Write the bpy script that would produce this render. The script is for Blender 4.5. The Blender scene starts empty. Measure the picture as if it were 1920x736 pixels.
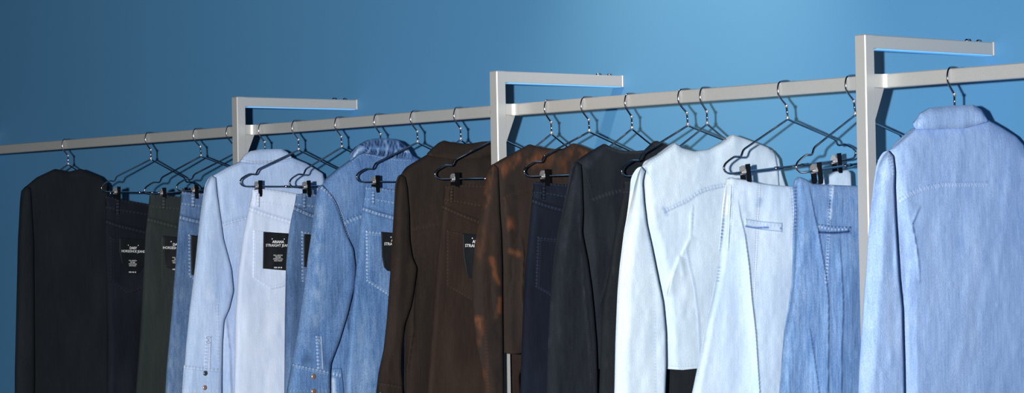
import bpy, math, random
import numpy as np
from mathutils import Vector, Matrix
random.seed(7)
C = bpy.context.scene.collection
S = 0.875                      # metres per calibration unit
# ---------------------------------------------------------------- camera
F, YAW, PITCH, ROLL = 4102.66, math.radians(49.7843), math.radians(.6187), math.radians(1.0224)
ZO = 1.35 + .5034*S            # height of the post tops
CAM = np.array([5.6471*S, -5.3025*S, 1.35])
T_ = .04*S                     # tube size
ARM = .5855*S
ZR = ZO - .1096*S              # top of rail
YRF = (-.5855+.0745)*S         # front face of rail
YRC = YRF + T_/2
PX = [-4.75*S, -1.5905*S, 0.0, 1.6125*S, 3.22*S]   # right faces of the posts
fw = np.array([-math.sin(YAW)*math.cos(PITCH), math.cos(YAW)*math.cos(PITCH), math.sin(PITCH)])
r0 = np.array([math.cos(YAW), math.sin(YAW), 0.]); u0 = np.cross(r0, fw)
RT = r0*math.cos(ROLL)-u0*math.sin(ROLL); UP = u0*math.cos(ROLL)+r0*math.sin(ROLL)
def proj(P):
    d = np.asarray(P, float)-CAM; z = d@fw
    return 960+F*(d@RT)/z, 368-F*(d@UP)/z
cd = bpy.data.cameras.new('camera'); cam = bpy.data.objects.new('camera', cd); C.objects.link(cam)
cd.sensor_width = 36; cd.sensor_fit = 'HORIZONTAL'; cd.lens = F/1920*36; cd.clip_start = .05
M = Matrix.Identity(4)
for i in range(3):
    M[i][0] = RT[i]; M[i][1] = UP[i]; M[i][2] = -fw[i]; M[i][3] = CAM[i]
cam.matrix_world = M
bpy.context.scene.camera = cam

# ---------------------------------------------------------------- object helpers
def tag(o, label=None, cat=None, group=None, kind=None):
    if label: o['label'] = label
    if cat: o['category'] = cat
    if group: o['group'] = group
    if kind: o['kind'] = kind
    return o
def empty(name, loc, rot=(0, 0, 0)):
    o = bpy.data.objects.new(name, None); C.objects.link(o); o.location = loc; o.rotation_euler = rot
    o.empty_display_size = .05
    return o
def mesh_obj(name, verts, faces, mat, parent=None, smooth=True, wear=None):
    me = bpy.data.meshes.new(name)
    v = np.asarray(verts, float)
    me.from_pydata(v.tolist(), [], faces if isinstance(faces, list) else faces.tolist())
    me.materials.append(mat)
    if smooth: me.polygons.foreach_set('use_smooth', [True]*len(me.polygons))
    if wear is not None:
        a = me.attributes.new('wear', 'FLOAT', 'POINT'); a.data.foreach_set('value', np.asarray(wear, dtype=np.float32))
    me.update()
    o = bpy.data.objects.new(name, me); C.objects.link(o)
    if parent: o.parent = parent
    return o
class MB:
    def __init__(s): s.v = []; s.f = []
    def add(s, v, f):
        n = len(s.v); s.v += [tuple(map(float, p)) for p in v]; s.f += [tuple(i+n for i in q) for q in f]
    def box(s, lo, hi, b=.002):
        # box with chamfered edges
        lo = np.array(lo, float); hi = np.array(hi, float); b = min(b, *(abs(hi-lo)/2.01))
        vs = []; idx = {}
        for sx in (0, 1):
            for sy in (0, 1):
                for sz in (0, 1):
                    c = np.array([hi[0] if sx else lo[0], hi[1] if sy else lo[1], hi[2] if sz else lo[2]])
                    d = np.array([-1 if sx else 1, -1 if sy else 1, -1 if sz else 1])*b
                    for ax in range(3):
                        p = c.copy()
                        for k in range(3):
                            if k != ax: p[k] += d[k]
                        idx[(sx, sy, sz, ax)] = len(vs); vs.append(p)
        fs = []
        def g(c, ax): return idx[(c[0], c[1], c[2], ax)]
        for ax in range(3):
            o1, o2 = [k for k in range(3) if k != ax]
            for sd in (0, 1):
                q = []
                for a, bb in ((0, 0), (1, 0), (1, 1), (0, 1)):
                    c = [0, 0, 0]; c[ax] = sd; c[o1] = a; c[o2] = bb; q.append(g(c, ax))
                if (sd == 0) ^ (ax == 1): q = q[::-1]
                fs.append(tuple(q))
            # edges parallel to ax, between faces o1,o2
            for a in (0, 1):
                for bb in (0, 1):
                    c0 = [0, 0, 0]; c1 = [0, 0, 0]; c0[ax] = 0; c1[ax] = 1
                    for c in (c0, c1): c[o1] = a; c[o2] = bb
                    fs.append((g(c0, o1), g(c1, o1), g(c1, o2), g(c0, o2)))
        for sx in (0, 1):
            for sy in (0, 1):
                for sz in (0, 1):
                    fs.append(tuple(idx[(sx, sy, sz, k)] for k in range(3)))
        s.add(vs, fs)
    def tube(s, pts, r, n=8, cap=True):
        P = [Vector(p) for p in pts]; rings = []
        up = None; vs = []
        for i, p in enumerate(P):
            t = (P[min(i+1, len(P)-1)]-P[max(i-1, 0)]).normalized()
            if up is None:
                up = Vector((1, 0, 0)) if abs(t.x) < .9 else Vector((0, 0, 1))
            up = (up - t*up.dot(t)).normalized(); w = t.cross(up)
            rr = r[i] if isinstance(r, (list, tuple)) else r
            for k in range(n):
                a = 2*math.pi*k/n
                vs.append(p+up*math.cos(a)*rr+w*math.sin(a)*rr)
        fs = []
        for i in range(len(P)-1):
            for k in range(n):
                fs.append((i*n+k, i*n+(k+1) % n, (i+1)*n+(k+1) % n, (i+1)*n+k))
        if cap:
            fs.append(tuple(range(n-1, -1, -1))); fs.append(tuple((len(P)-1)*n+k for k in range(n)))
        s.add(vs, fs)
    def prism(s, poly, axis, a, b):
        # poly: 2D points in the two other axes (ordered), extruded along axis from a to b
        n = len(poly); vs = []
        for h in (a, b):
            for p in poly:
                q = [p[0], p[1]]; q.insert(axis, h); vs.append(q)
        fs = [tuple(range(n-1, -1, -1)), tuple(range(n, 2*n))]+[(i, (i+1) % n, n+(i+1) % n, n+i) for i in range(n)]
        s.add(vs, fs)
    def lathe(s, prof, org, ax, n=16):
        # prof: (radius, height) list along axis ax from org
        org = Vector(org); ax = Vector(ax).normalized(); u = ax.orthogonal().normalized(); w = ax.cross(u)
        vs = []; fs = []
        for r, h in prof:
            for k in range(n):
                a = 2*math.pi*k/n; vs.append(org+ax*h+u*math.cos(a)*r+w*math.sin(a)*r)
        for i in range(len(prof)-1):
            for k in range(n): fs.append((i*n+k, i*n+(k+1) % n, (i+1)*n+(k+1) % n, (i+1)*n+k))
        fs.append(tuple(range(n-1, -1, -1))); fs.append(tuple((len(prof)-1)*n+k for k in range(n)))
        s.add(vs, fs)
    def build(s, name, mat, parent=None, smooth=False):
        import bmesh
        o = mesh_obj(name, s.v, s.f, mat, parent, smooth)
        bm = bmesh.new(); bm.from_mesh(o.data); bmesh.ops.recalc_face_normals(bm, faces=bm.faces); bm.to_mesh(o.data); bm.free()
        return o

# ---------------------------------------------------------------- materials
def rgb(r, g, b):
    f = lambda c: c/12.92 if c <= .04045 else ((c+.055)/1.055)**2.4
    return (f(r/255), f(g/255), f(b/255), 1)
def base_mat(name):
    m = bpy.data.materials.new(name); m.use_nodes = True
    return m, m.node_tree.nodes, m.node_tree.links, m.node_tree.nodes['Principled BSDF']
def mixc(N, L, fac, a, b, mode='MIX'):
    x = N.new('ShaderNodeMix'); x.data_type = 'RGBA'; x.blend_type = mode
    for sk, v in ((x.inputs[0], fac), (x.inputs[6], a), (x.inputs[7], b)):
        if hasattr(v, 'is_output'): L.new(v, sk)
        else: sk.default_value = v
    return x.outputs[2]
def noise(N, L, scale, detail=2, sc=(1, 1, 1), lo=.35, hi=.65):
    tc = N.new('ShaderNodeTexCoord'); mp = N.new('ShaderNodeMapping'); mp.inputs['Scale'].default_value = sc
    L.new(tc.outputs['Object'], mp.inputs[0])
    n = N.new('ShaderNodeTexNoise'); n.inputs['Scale'].default_value = scale; n.inputs['Detail'].default_value = detail
    L.new(mp.outputs[0], n.inputs[0])
    mr = N.new('ShaderNodeMapRange'); mr.inputs[1].default_value = lo; mr.inputs[2].default_value = hi
    L.new(n.outputs[0], mr.inputs[0])
    return mr.outputs[0]
def denim(name, dark, light, worn, stain, grain=1.0, rough=.9, streak=.35, bump=.25):
    m, N, L, B = base_mat(name)
    g1 = noise(N, L, 440, 3, (1, 1, .6), .37, .63)
    g2 = noise(N, L, 160, 2, (1, 1, .10), .3, .7)
    g3 = noise(N, L, 9, 3, (1, 1, .5), .3, .7)
    def wsum(a, wa, b, wb):
        x = N.new('ShaderNodeMath'); x.operation = 'MULTIPLY'; L.new(a, x.inputs[0]); x.inputs[1].default_value = wa
        y = N.new('ShaderNodeMath'); y.operation = 'MULTIPLY_ADD'; L.new(b, y.inputs[0]); y.inputs[1].default_value = wb; L.new(x.outputs[0], y.inputs[2])
        return y.outputs[0]
    k = wsum(g1, .55-streak/2, g2, streak); k = wsum(k, 1.0, g3, .45-streak/2)
    col = mixc(N, L, k, dark, light)
    at = N.new('ShaderNodeAttribute'); at.attribute_name = 'wear'
    # wear is broken up by the grain of the cloth
    mu = N.new('ShaderNodeMath'); mu.operation = 'MULTIPLY_ADD'; L.new(g1, mu.inputs[0]); mu.inputs[1].default_value = .5; mu.inputs[2].default_value = .75
    wv = N.new('ShaderNodeMath'); wv.operation = 'MULTIPLY'; L.new(at.outputs['Fac'], wv.inputs[0]); L.new(mu.outputs[0], wv.inputs[1])
    cp = N.new('ShaderNodeClamp'); L.new(wv.outputs[0], cp.inputs[0])
    col = mixc(N, L, cp.outputs[0], col, worn)
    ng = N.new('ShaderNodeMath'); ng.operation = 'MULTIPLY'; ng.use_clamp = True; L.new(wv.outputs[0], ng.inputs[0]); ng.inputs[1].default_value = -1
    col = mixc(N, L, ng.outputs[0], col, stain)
    L.new(col, B.inputs['Base Color']); B.inputs['Roughness'].default_value = rough
    B.inputs['Specular IOR Level'].default_value = .15
    bp = N.new('ShaderNodeBump'); bp.inputs['Strength'].default_value = bump; bp.inputs['Distance'].default_value = .0015
    L.new(g1, bp.inputs['Height']); L.new(bp.outputs[0], B.inputs['Normal'])
    return m
def plain(name, col, rough=.5, metal=0., spec=.5, var=.06, vs=60):
    m, N, L, B = base_mat(name)
    k = noise(N, L, vs, 3)
    lo = tuple(c*(1-var) for c in col[:3])+(1,); hi = tuple(min(1, c*(1+var)) for c in col[:3])+(1,)
    L.new(mixc(N, L, k, lo, hi), B.inputs['Base Color'])
    B.inputs['Roughness'].default_value = rough; B.inputs['Metallic'].default_value = metal; B.inputs['Specular IOR Level'].default_value = spec
    return m
m_wall = plain('blue_wall_paint', rgb(85, 146, 194), .62, 0, .25, .05, 420)
m_floor = plain('grey_floor', rgb(120, 125, 130), .5)
m_rack = plain('silver_grey_lacquer', rgb(180, 182, 182), .40, .2, .5, .03, 300)
m_ring = plain('bright_chrome', rgb(235, 235, 235), .3, .8)
m_steel = plain('bright_clip_metal', rgb(190, 190, 192), .36, .65, .5, .02)
m_chrome = plain('chrome', rgb(178, 178, 184), .12, 1, .5, .02)
m_dchrome = plain('chrome_dark_reflection', rgb(58, 60, 64), .22, .9, .5, .03)  # chrome clip plates; the dark room's reflection is put into the base colour
m_card = plain('black_card', rgb(22, 26, 30), .6, 0, .2, .05)
m_print = plain('white_print', rgb(235, 238, 240), .7, 0, .2, .01)
m_brass = plain('pale_copper_button', rgb(214, 176, 150), .3, .8, .5, .04)
m_pewter = plain('pewter_button', rgb(120, 130, 128), .3, .9, .5, .04)
D = {}
D['pale']   = denim('pale_blue_denim', rgb(146, 174, 214), rgb(190, 209, 237), rgb(222, 231, 244), rgb(116, 138, 178))
D['ice']    = denim('ice_blue_denim', rgb(186, 204, 233), rgb(212, 225, 245), rgb(238, 242, 250), rgb(150, 168, 205))
D['mid']    = denim('mid_blue_denim', rgb(44, 80, 132), rgb(112, 149, 196), rgb(178, 200, 226), rgb(20, 34, 72))
D['midd']   = denim('dusty_blue_denim', rgb(46, 73, 114), rgb(100, 131, 172), rgb(166, 186, 210), rgb(20, 32, 60))
D['white']  = denim('bleached_denim', rgb(184, 204, 221), rgb(206, 221, 234), rgb(228, 235, 240), rgb(140, 162, 194))
D['bleach'] = denim('bleached_blue_denim', rgb(170, 194, 219), rgb(199, 217, 234), rgb(226, 234, 241), rgb(96, 124, 182))
D['sky']    = denim('sky_blue_denim', rgb(70, 106, 158), rgb(128, 163, 207), rgb(192, 211, 234), rgb(34, 56, 104), streak=.5)
D['peri']   = denim('light_cornflower_denim', rgb(118, 152, 206), rgb(168, 195, 234), rgb(206, 221, 243), rgb(80, 108, 168))
D['brown']  = denim('dark_brown_denim', rgb(31, 26, 24), rgb(46, 38, 34), rgb(74, 62, 54), rgb(20, 18, 18))
D['cocoa']  = denim('cocoa_brown_denim', rgb(36, 28, 26), rgb(50, 39, 34), rgb(80, 64, 55), rgb(22, 19, 19))
D['rust']   = denim('overdyed_rust_denim', rgb(36, 31, 29), rgb(50, 41, 37), rgb(90, 57, 39), rgb(24, 25, 29))
D['black']  = denim('faded_black_denim', rgb(20, 25, 32), rgb(32, 37, 46), rgb(66, 73, 83), rgb(12, 14, 18))
D['navy']   = denim('blue_black_denim', rgb(13, 18, 30), rgb(21, 28, 42), rgb(50, 60, 80), rgb(8, 11, 18))
D['ink']    = denim('inky_black_denim', rgb(17, 20, 29), rgb(27, 31, 42), rgb(62, 66, 80), rgb(9, 11, 18))
D['moss']   = denim('dark_moss_grey_denim', rgb(34, 41, 43), rgb(47, 54, 55), rgb(76, 84, 84), rgb(20, 25, 27))
D['coal']   = denim('plain_black_twill', rgb(20, 25, 30), rgb(31, 36, 41), rgb(50, 56, 62), rgb(10, 12, 15))
m_led = plain('blue_light_strip', rgb(120, 190, 250), .5)
_b = m_led.node_tree.nodes['Principled BSDF']; _b.inputs['Emission Color'].default_value = (.10, .38, .95, 1); _b.inputs['Emission Strength'].default_value = .75
TH = {k: plain('thread_'+k, c, .8, 0, .2, .02) for k, c in {
    'pale': rgb(205, 220, 240), 'blue': rgb(120, 140, 175), 'grey': rgb(120, 135, 155), 'white': rgb(176, 192, 214), 'cream': rgb(168, 188, 212),
    'brown': rgb(62, 49, 41), 'black': rgb(54, 58, 66), 'navy': rgb(48, 58, 82), 'ink': rgb(48, 48, 60), 'moss': rgb(54, 62, 64), 'warm': rgb(226, 216, 204)}.items()}

# ---------------------------------------------------------------- cloth machinery
def noise2(x, y, seed):
    rs = np.random.RandomState(seed); G = rs.rand(64, 64)*2-1
    xi = np.floor(x).astype(int); yi = np.floor(y).astype(int); fx = x-xi; fy = y-yi
    fx = fx*fx*(3-2*fx); fy = fy*fy*(3-2*fy)
    g = lambda a, b: G[a % 64, b % 64]
    return (g(xi, yi)*(1-fx)+g(xi+1, yi)*fx)*(1-fy)+(g(xi, yi+1)*(1-fx)+g(xi+1, yi+1)*fx)*fy
def resample(pts, n, sm=.02):
    p = np.array(pts, float); d = np.r_[0, np.cumsum(np.hypot(*np.diff(p, axis=0).T))]
    if d[-1] < 1e-6: return np.repeat(p[:1], n, 0)
    m = 400; t = np.linspace(0, d[-1], m); q = np.c_[np.interp(t, d, p[:, 0]), np.interp(t, d, p[:, 1])]
    w = int(sm*m)
    if w > 1 and len(p) > 2:
        k = np.hanning(2*w+3)[1:-1]; k /= k.sum(); h = len(k)//2
        qq = np.vstack([2*q[0]-q[1:h+1][::-1], q, 2*q[-1]-q[-h-1:-1][::-1]])
        q = np.c_[np.convolve(qq[:, 0], k, 'valid'), np.convolve(qq[:, 1], k, 'valid')]
    i = np.linspace(0, m-1, n)
    return np.c_[np.interp(i, np.arange(m), q[:, 0]), np.interp(i, np.arange(m), q[:, 1])]
def coons(T, L, R, B, step, sm=.02, smT=.012):
    if B is None: B = [L[-1], R[-1]]
    L = [T[0]]+list(L) if tuple(L[0]) != tuple(T[0]) else list(L); R = [T[-1]]+list(R) if tuple(R[0]) != tuple(T[-1]) else list(R)
    ln = lambda p: float(np.hypot(*np.diff(np.array(p, float), axis=0).T).sum())
    ns = max(5, int(max(ln(T), ln(B))/step)+1); nt = max(4, int(max(ln(L), ln(R))/step)+1)
    ns = min(ns, 260); nt = min(nt, 420)
    t_ = resample(T, ns, smT); b_ = resample(B, ns, smT); l_ = resample(L, nt, sm); r_ = resample(R, nt, sm)
    s = np.linspace(0, 1, ns)[None, :, None]; t = np.linspace(0, 1, nt)[:, None, None]
    P = (1-t)*t_[None]+t*b_[None]+(1-s)*l_[:, None]+s*r_[:, None] \
        - ((1-s)*(1-t)*t_[0]+s*(1-t)*t_[-1]+(1-s)*t*b_[0]+s*t*b_[-1])
    return P, s[0, :, 0], t[:, 0, 0]
def polydist(X, Y, pts):
    """distance, signed side (+ = image left for a line drawn downwards), fraction along"""
    best = np.full(X.shape, 1e9); sg = np.zeros(X.shape); fr = np.zeros(X.shape)
    p = np.array(pts, float); seg = np.hypot(*np.diff(p, axis=0).T); tot = seg.sum(); acc = 0
    for i in range(len(p)-1):
        d = p[i+1]-p[i]; l = max(seg[i], 1e-6)
        u = np.clip(((X-p[i, 0])*d[0]+(Y-p[i, 1])*d[1])/l/l, 0, 1)
        dx = X-(p[i, 0]+u*d[0]); dy = Y-(p[i, 1]+u*d[1]); dd = np.hypot(dx, dy)
        side = np.sign((X-p[i, 0])*(-d[1])+(Y-p[i, 1])*d[0])   # + on the left of a downward line in image axes
        k = dd < best; best = np.where(k, dd, best); sg = np.where(k, side, sg); fr = np.where(k, (acc+u*l)/tot, fr); acc += l
    return best, sg, fr
def smoothpts(pts, sm=.03, n=None):
    ln = np.hypot(*np.diff(np.array(pts, float), axis=0).T).sum()
    return resample(pts, n or max(4, int(ln/6)), sm)
def relief(X, Y, folds):
    h = np.zeros(X.shape)
    for f in folds:
        pts, w, amp = f[0], f[1], f[2]; kind = f[3] if len(f) > 3 else 'g'
        pts = smoothpts(pts)
        lo = pts.min(0)-w*5; hi = pts.max(0)+w*5
        d, sg, fr = polydist(X, Y, pts)
        fade = np.clip(np.minimum(fr, 1-fr)*6, 0, 1)**.7 if 'k' not in kind else 1.
        if kind[0] == 'g': h += .5*amp*np.exp(-(d/w)**2)*fade
        elif kind[0] == 's': h += 1.7*amp*np.exp(-(d/(2.2*w)))*np.clip(.5+sg*d/1.6, 0, 1)*fade     # left side stands proud
        elif kind[0] == 'r': h += 1.7*amp*np.exp(-(d/(2.2*w)))*np.clip(.5-sg*d/1.6, 0, 1)*fade     # right side stands proud
        elif kind[0] == 'b': h += amp*np.clip((w/2-d)/1.5+.5, 0, 1)                    # raised band (seam)
    return h
NS = [.4]
def wearmap(X, Y, wear):
    h = np.zeros(X.shape)
    for f in wear:
        pts, w, v = f[0], f[1], f[2]; kind = f[3] if len(f) > 3 else ''
        if len(pts) == 1: d = np.hypot(X-pts[0][0], Y-pts[0][1]); fr = np.zeros(X.shape); L = 1
        else:
            p = smoothpts(pts); d, sg, fr = polydist(X, Y, p); L = np.hypot(*np.diff(p, axis=0).T).sum()
        k = np.exp(-(d/w)**2)
        if 'p' in kind: k = k*(.35+.65*np.sin(fr*L/6.5*2*math.pi+1.3*np.sin(fr*L/19)))      # puckers of a stitched seam
        if 'n' in kind: k = NS[0]*k*np.clip(.5+1.2*noise2(X/9, Y/22, int(w*7)+3)+.6*noise2(X/4, Y/9, int(w*5)+3), 0, 1.4)
        h += v*k
    return h
class Frame:
    def __init__(s, x, psi=0., root=None):
        s.o = np.array([x, YRC, ZR+.0035]); s.n = np.array([math.cos(psi), math.sin(psi), 0.]); s.a = np.array([-math.sin(psi), math.cos(psi), 0.])
        s.psi = psi
    def un(s, px, py, d):
        px = np.asarray(px, float); py = np.asarray(py, float)
        ray = fw+((px-960)/F)[..., None]*RT+((368-py)/F)[..., None]*UP
        k = ((s.o-CAM)@s.n+d)/(ray@s.n)
        return CAM+ray*k[..., None]
    def local(s, P):
        q = P-s.o
        return np.stack([q@s.n, q@s.a, q[..., 2]], -1)
def grid_faces(nt, ns, off=0, flip=False):
    i = np.arange(nt-1)[:, None]*ns+np.arange(ns-1)[None]+off
    q = np.stack([i, i+ns, i+ns+1, i+1], -1).reshape(-1, 4)
    return q[:, ::-1] if flip else q
def shell(name, mat, parent, fr, P, dF, dB_off, wear):
    """closed skin: front surface at depth dF (seen), back skin behind it by dB_off"""
    nt, ns = P.shape[:2]
    A = fr.local(fr.un(P[..., 0], P[..., 1], dF))
    Bk = A.copy(); Bk[..., 0] -= dB_off
    v = np.vstack([A.reshape(-1, 3), Bk.reshape(-1, 3)]); n = nt*ns
    fa = [grid_faces(nt, ns), grid_faces(nt, ns, n, True)]
    def strip(idx, fl):
        a = idx[:-1]; b = idx[1:]; q = np.stack([a, b, b+n, a+n], -1); fa.append(q[:, ::-1] if fl else q)
    ix = np.arange(n).reshape(nt, ns)
    strip(ix[0], False); strip(ix[-1], True); strip(ix[:, 0], True); strip(ix[:, -1], False)
    w = np.r_[wear.ravel(), wear.ravel()]
    return mesh_obj(name, v, np.vstack(fa), mat, parent, True, w)
class Surf:
    def __init__(s, fr, P, d, ob=None): s.ob = ob; s.fr = fr; s.P = P.reshape(-1, 2); s.d = d.ravel()
    def depth(s, X, Y):
        X = np.asarray(X, float); Y = np.asarray(Y, float); sh = X.shape; x = X.ravel(); y = Y.ravel()
        m = (s.P[:, 0] > x.min()-9) & (s.P[:, 0] < x.max()+9) & (s.P[:, 1] > y.min()-9) & (s.P[:, 1] < y.max()+9)
        Q = s.P[m]; d = s.d[m]
        if len(Q) < 4: Q = s.P; d = s.d
        out = np.empty(len(x))
        for i in range(0, len(x), 400):
            dd = (x[i:i+400, None]-Q[None, :, 0])**2+(y[i:i+400, None]-Q[None, :, 1])**2
            k = np.argpartition(dd, 3, axis=1)[:, :4]; w = 1/(np.take_along_axis(dd, k, 1)+.05)
            out[i:i+400] = (w*d[k]).sum(1)/w.sum(1)
        return out.reshape(sh)
SEED = [11]
def panel(name, mat, parent, fr, T, L, R, B=None, th=.02, c=0., step=2.4, folds=(), wear=(), top=.06, tmin=.12, flat=4.5, back=.5, wr=1., sm=.02, smT=.012, cfun=None, mottle=.12):
    P, s, t = coons(T, L, R, B, step, sm, smT); X = P[..., 0]; Y = P[..., 1]
    SEED[0] += 1; sd = SEED[0]
    tp = tmin+(1-tmin)*(1-(1-np.minimum(t/top, 1))**2)**.5
    th = th*.74
    # the cloth rolls over its two side edges with a radius of its own thickness
    q0 = np.array([X.mean()]), np.array([Y.mean()]); c0 = fr.un(q0[0], q0[1], np.array([c]))[0]
    sn = abs(proj(c0+fr.n*.01)[0]-proj(c0)[0])*100; sa = abs(proj(c0+fr.a*.01)[0]-proj(c0)[0])*100
    Wd = np.hypot(X[:, -1]-X[:, 0], Y[:, -1]-Y[:, 0])[:, None]; wl = th*(sn+sa*1.15); wq = max(3.5, th*(sa*1.3-sn))
    kk = np.minimum(1, Wd*.9/(wl+wq)); xl = s[None]*Wd; xr = (1-s[None])*Wd
    th_ = np.linspace(0, math.pi/2, 60); uu = (sn*np.sin(th_)+sa*(1-np.cos(th_)))/(sn+sa)
    pr = np.interp(np.clip(xl/(wl*kk+1e-6), 0, 1), uu, np.sin(th_))*(.45+.55*(1-(1-np.clip(xr/(wq*kk+1e-6), 0, 1))**2)**.5)
    pf = pr*tp[:, None]; d = th*pf
    edge = np.minimum(1, pf*1.6)
    d = d+edge*wr*(.0030*noise2(X/46, Y/150, sd)+.0016*noise2(X/17+.3*Y/40, Y/60, sd+50)+.0006*noise2(X/8, Y/13, sd+90))
    d = d+relief(X, Y, folds)*np.minimum(1, .25+edge)
    cc = c if cfun is None else c+cfun(s[None]+0*t[:, None], t[:, None]+0*s[None])
    d = d+cc
    w = wearmap(X, Y, wear)+mottle*noise2(X/38, Y/90, sd+7)*1.0
    o = shell(name, mat, parent, fr, P, d, .002+th*back*pf+th*pf, w)
    return Surf(fr, P, d, o)
def patch(name, mat, parent, surf, T, L, R, B=None, h=.0022, step=1.6, folds=(), wear=(), round_=2.2, sm=.0, mottle=.1, smT=0., lift=None):
    """a piece of cloth or card lying on a surface"""
    P, s, t = coons(T, L, R, B, step, sm, smT); X = P[..., 0]; Y = P[..., 1]; SEED[0] += 1
    base = surf.depth(X, Y)
    ns, nt = len(s), len(t)
    es = np.minimum(np.arange(ns), np.arange(ns)[::-1])*step; et = np.minimum(np.arange(nt), np.arange(nt)[::-1])*step
    e = np.clip(np.minimum(es[None], et[:, None])/round_, 0, 1)
    hh = h*(.35+.65*(1-(1-e)**2)**.5)
    if lift is not None: hh = hh+lift(s[None]+0*t[:, None], t[:, None]+0*s[None])
    d = base+hh+relief(X, Y, folds)
    w = wearmap(X, Y, wear)+mottle*noise2(X/30, Y/60, SEED[0]+3)
    o = shell(name, mat, parent, surf.fr, P, d, hh+.0015, w)
    return Surf(surf.fr, P, d, o)
class Stitch:
    def __init__(s, fr, parent, mat): s.fr = fr; s.parent = parent; s.mat = mat; s.mb = {}; s.ob = {}
    def run(s, surf, pts, dash=3.3, gap=1.2, r=.00052, off=0., sm=.03, eps=.0007):
        p = smoothpts(pts, sm, 60); 
        if off:
            tg = np.gradient(p, axis=0); tg /= np.hypot(*tg.T)[:, None]; p = p+off*np.c_[tg[:, 1], -tg[:, 0]]
        d = np.r_[0, np.cumsum(np.hypot(*np.diff(p, axis=0).T))]; q = 0
        st = []
        while q < d[-1]-dash*.5:
            st.append((q, min(q+dash, d[-1]))); q += dash+gap
        if not st: return
        a = np.array(st); mid = a.mean(1); tt = np.c_[a[:, 0], mid, a[:, 1]].ravel()
        x = np.interp(tt, d, p[:, 0]); y = np.interp(tt, d, p[:, 1])
        dd = surf.depth(x, y)+eps; W = s.fr.local(s.fr.un(x, y, dd)).reshape(-1, 3, 3)
        k = len(s.mb); s.ob[k] = surf.ob; mb = s.mb.setdefault(k, MB())
        for w in W: mb.tube([w[0], w[1]+np.array([.0004, 0, 0]), w[2]], [r*.7, r, r*.7], 5)
    def done(s, name='stitching'):
        for k, mb in s.mb.items(): mb.build(name, s.mat, s.ob[k], True)
def seam(pts, w=5, a=.0016): return (pts, w, a, 'b')

def button(surf, x, y, r, mat, parent, name='button'):
    fr = surf.fr; d = float(surf.depth(np.array([x]), np.array([y]))[0]); c = fr.local(fr.un(x, y, d))
    mb = MB(); mb.lathe([(r, -.002), (r, .0015), (r*.85, .0028), (r*.5, .0034), (r*.12, .0036)], c, (1, 0, 0), 20)
    return mb.build(name, mat, parent, True)

# ---------------------------------------------------------------- text on the pocket cards
def text_mesh(lines, name, parent, surf, org_px, mat, tilt=0.):
    """lines: (string, a, z, size, slant) placed round the card centre, lying on the card"""
    fr = surf.fr
    for txt, a, z, size, bold in lines:
        if not txt: continue
        vs = []; fs = []
        cu = bpy.data.curves.new('txt', 'FONT'); cu.body = txt; cu.size = size; cu.align_x = 'CENTER'; cu.align_y = 'CENTER'
        cu.extrude = .0001; cu.offset = bold; cu.resolution_u = 2
        ob = bpy.data.objects.new('txt', cu); C.objects.link(ob)
        dg = bpy.context.evaluated_depsgraph_get(); me = bpy.data.meshes.new_from_object(ob.evaluated_get(dg))
        n = len(vs)
        for v in me.vertices:
            aa = a+v.co.x; zz = z+v.co.y; ct, st = math.cos(tilt), math.sin(tilt)
            vs.append((v.co.z, aa*ct-zz*st, aa*st+zz*ct))
        fs += [tuple(i+n for i in p.vertices) for p in me.polygons]
        bpy.data.objects.remove(ob); bpy.data.curves.remove(cu); bpy.data.meshes.remove(me)
        d = float(surf.depth(np.array([org_px[0]]), np.array([org_px[1]]))[0])
        c = fr.local(fr.un(org_px[0], org_px[1], d)); vs = np.array(vs)+c
        # drape on the card
        wv = fr.o+vs[:, :1]*fr.n+vs[:, 1:2]*fr.a+np.c_[np.zeros(len(vs)), np.zeros(len(vs)), vs[:, 2]]
        px = np.array([proj(p) for p in wv]); dd = surf.depth(px[:, 0], px[:, 1])
        vs[:, 0] = dd+.0006+(vs[:, 0]-c[0])
        mesh_obj(name, vs, fs, mat, parent, False)

# ---------------------------------------------------------------- the setting
def quad(name, v, mat, label=None):
    o = mesh_obj(name, v, [(0, 1, 2, 3)], mat, None, False); o['kind'] = 'structure'; return o
mb = MB(); mb.box((-9, 0, 0), (5.5, .15, 3.4), .001); w = mb.build('wall_back', m_wall); tag(w, kind='structure')
mb = MB(); mb.box((-9, -8, -.1), (7, .15, 0), .001); w = mb.build('floor', m_floor); tag(w, kind='structure')

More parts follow.
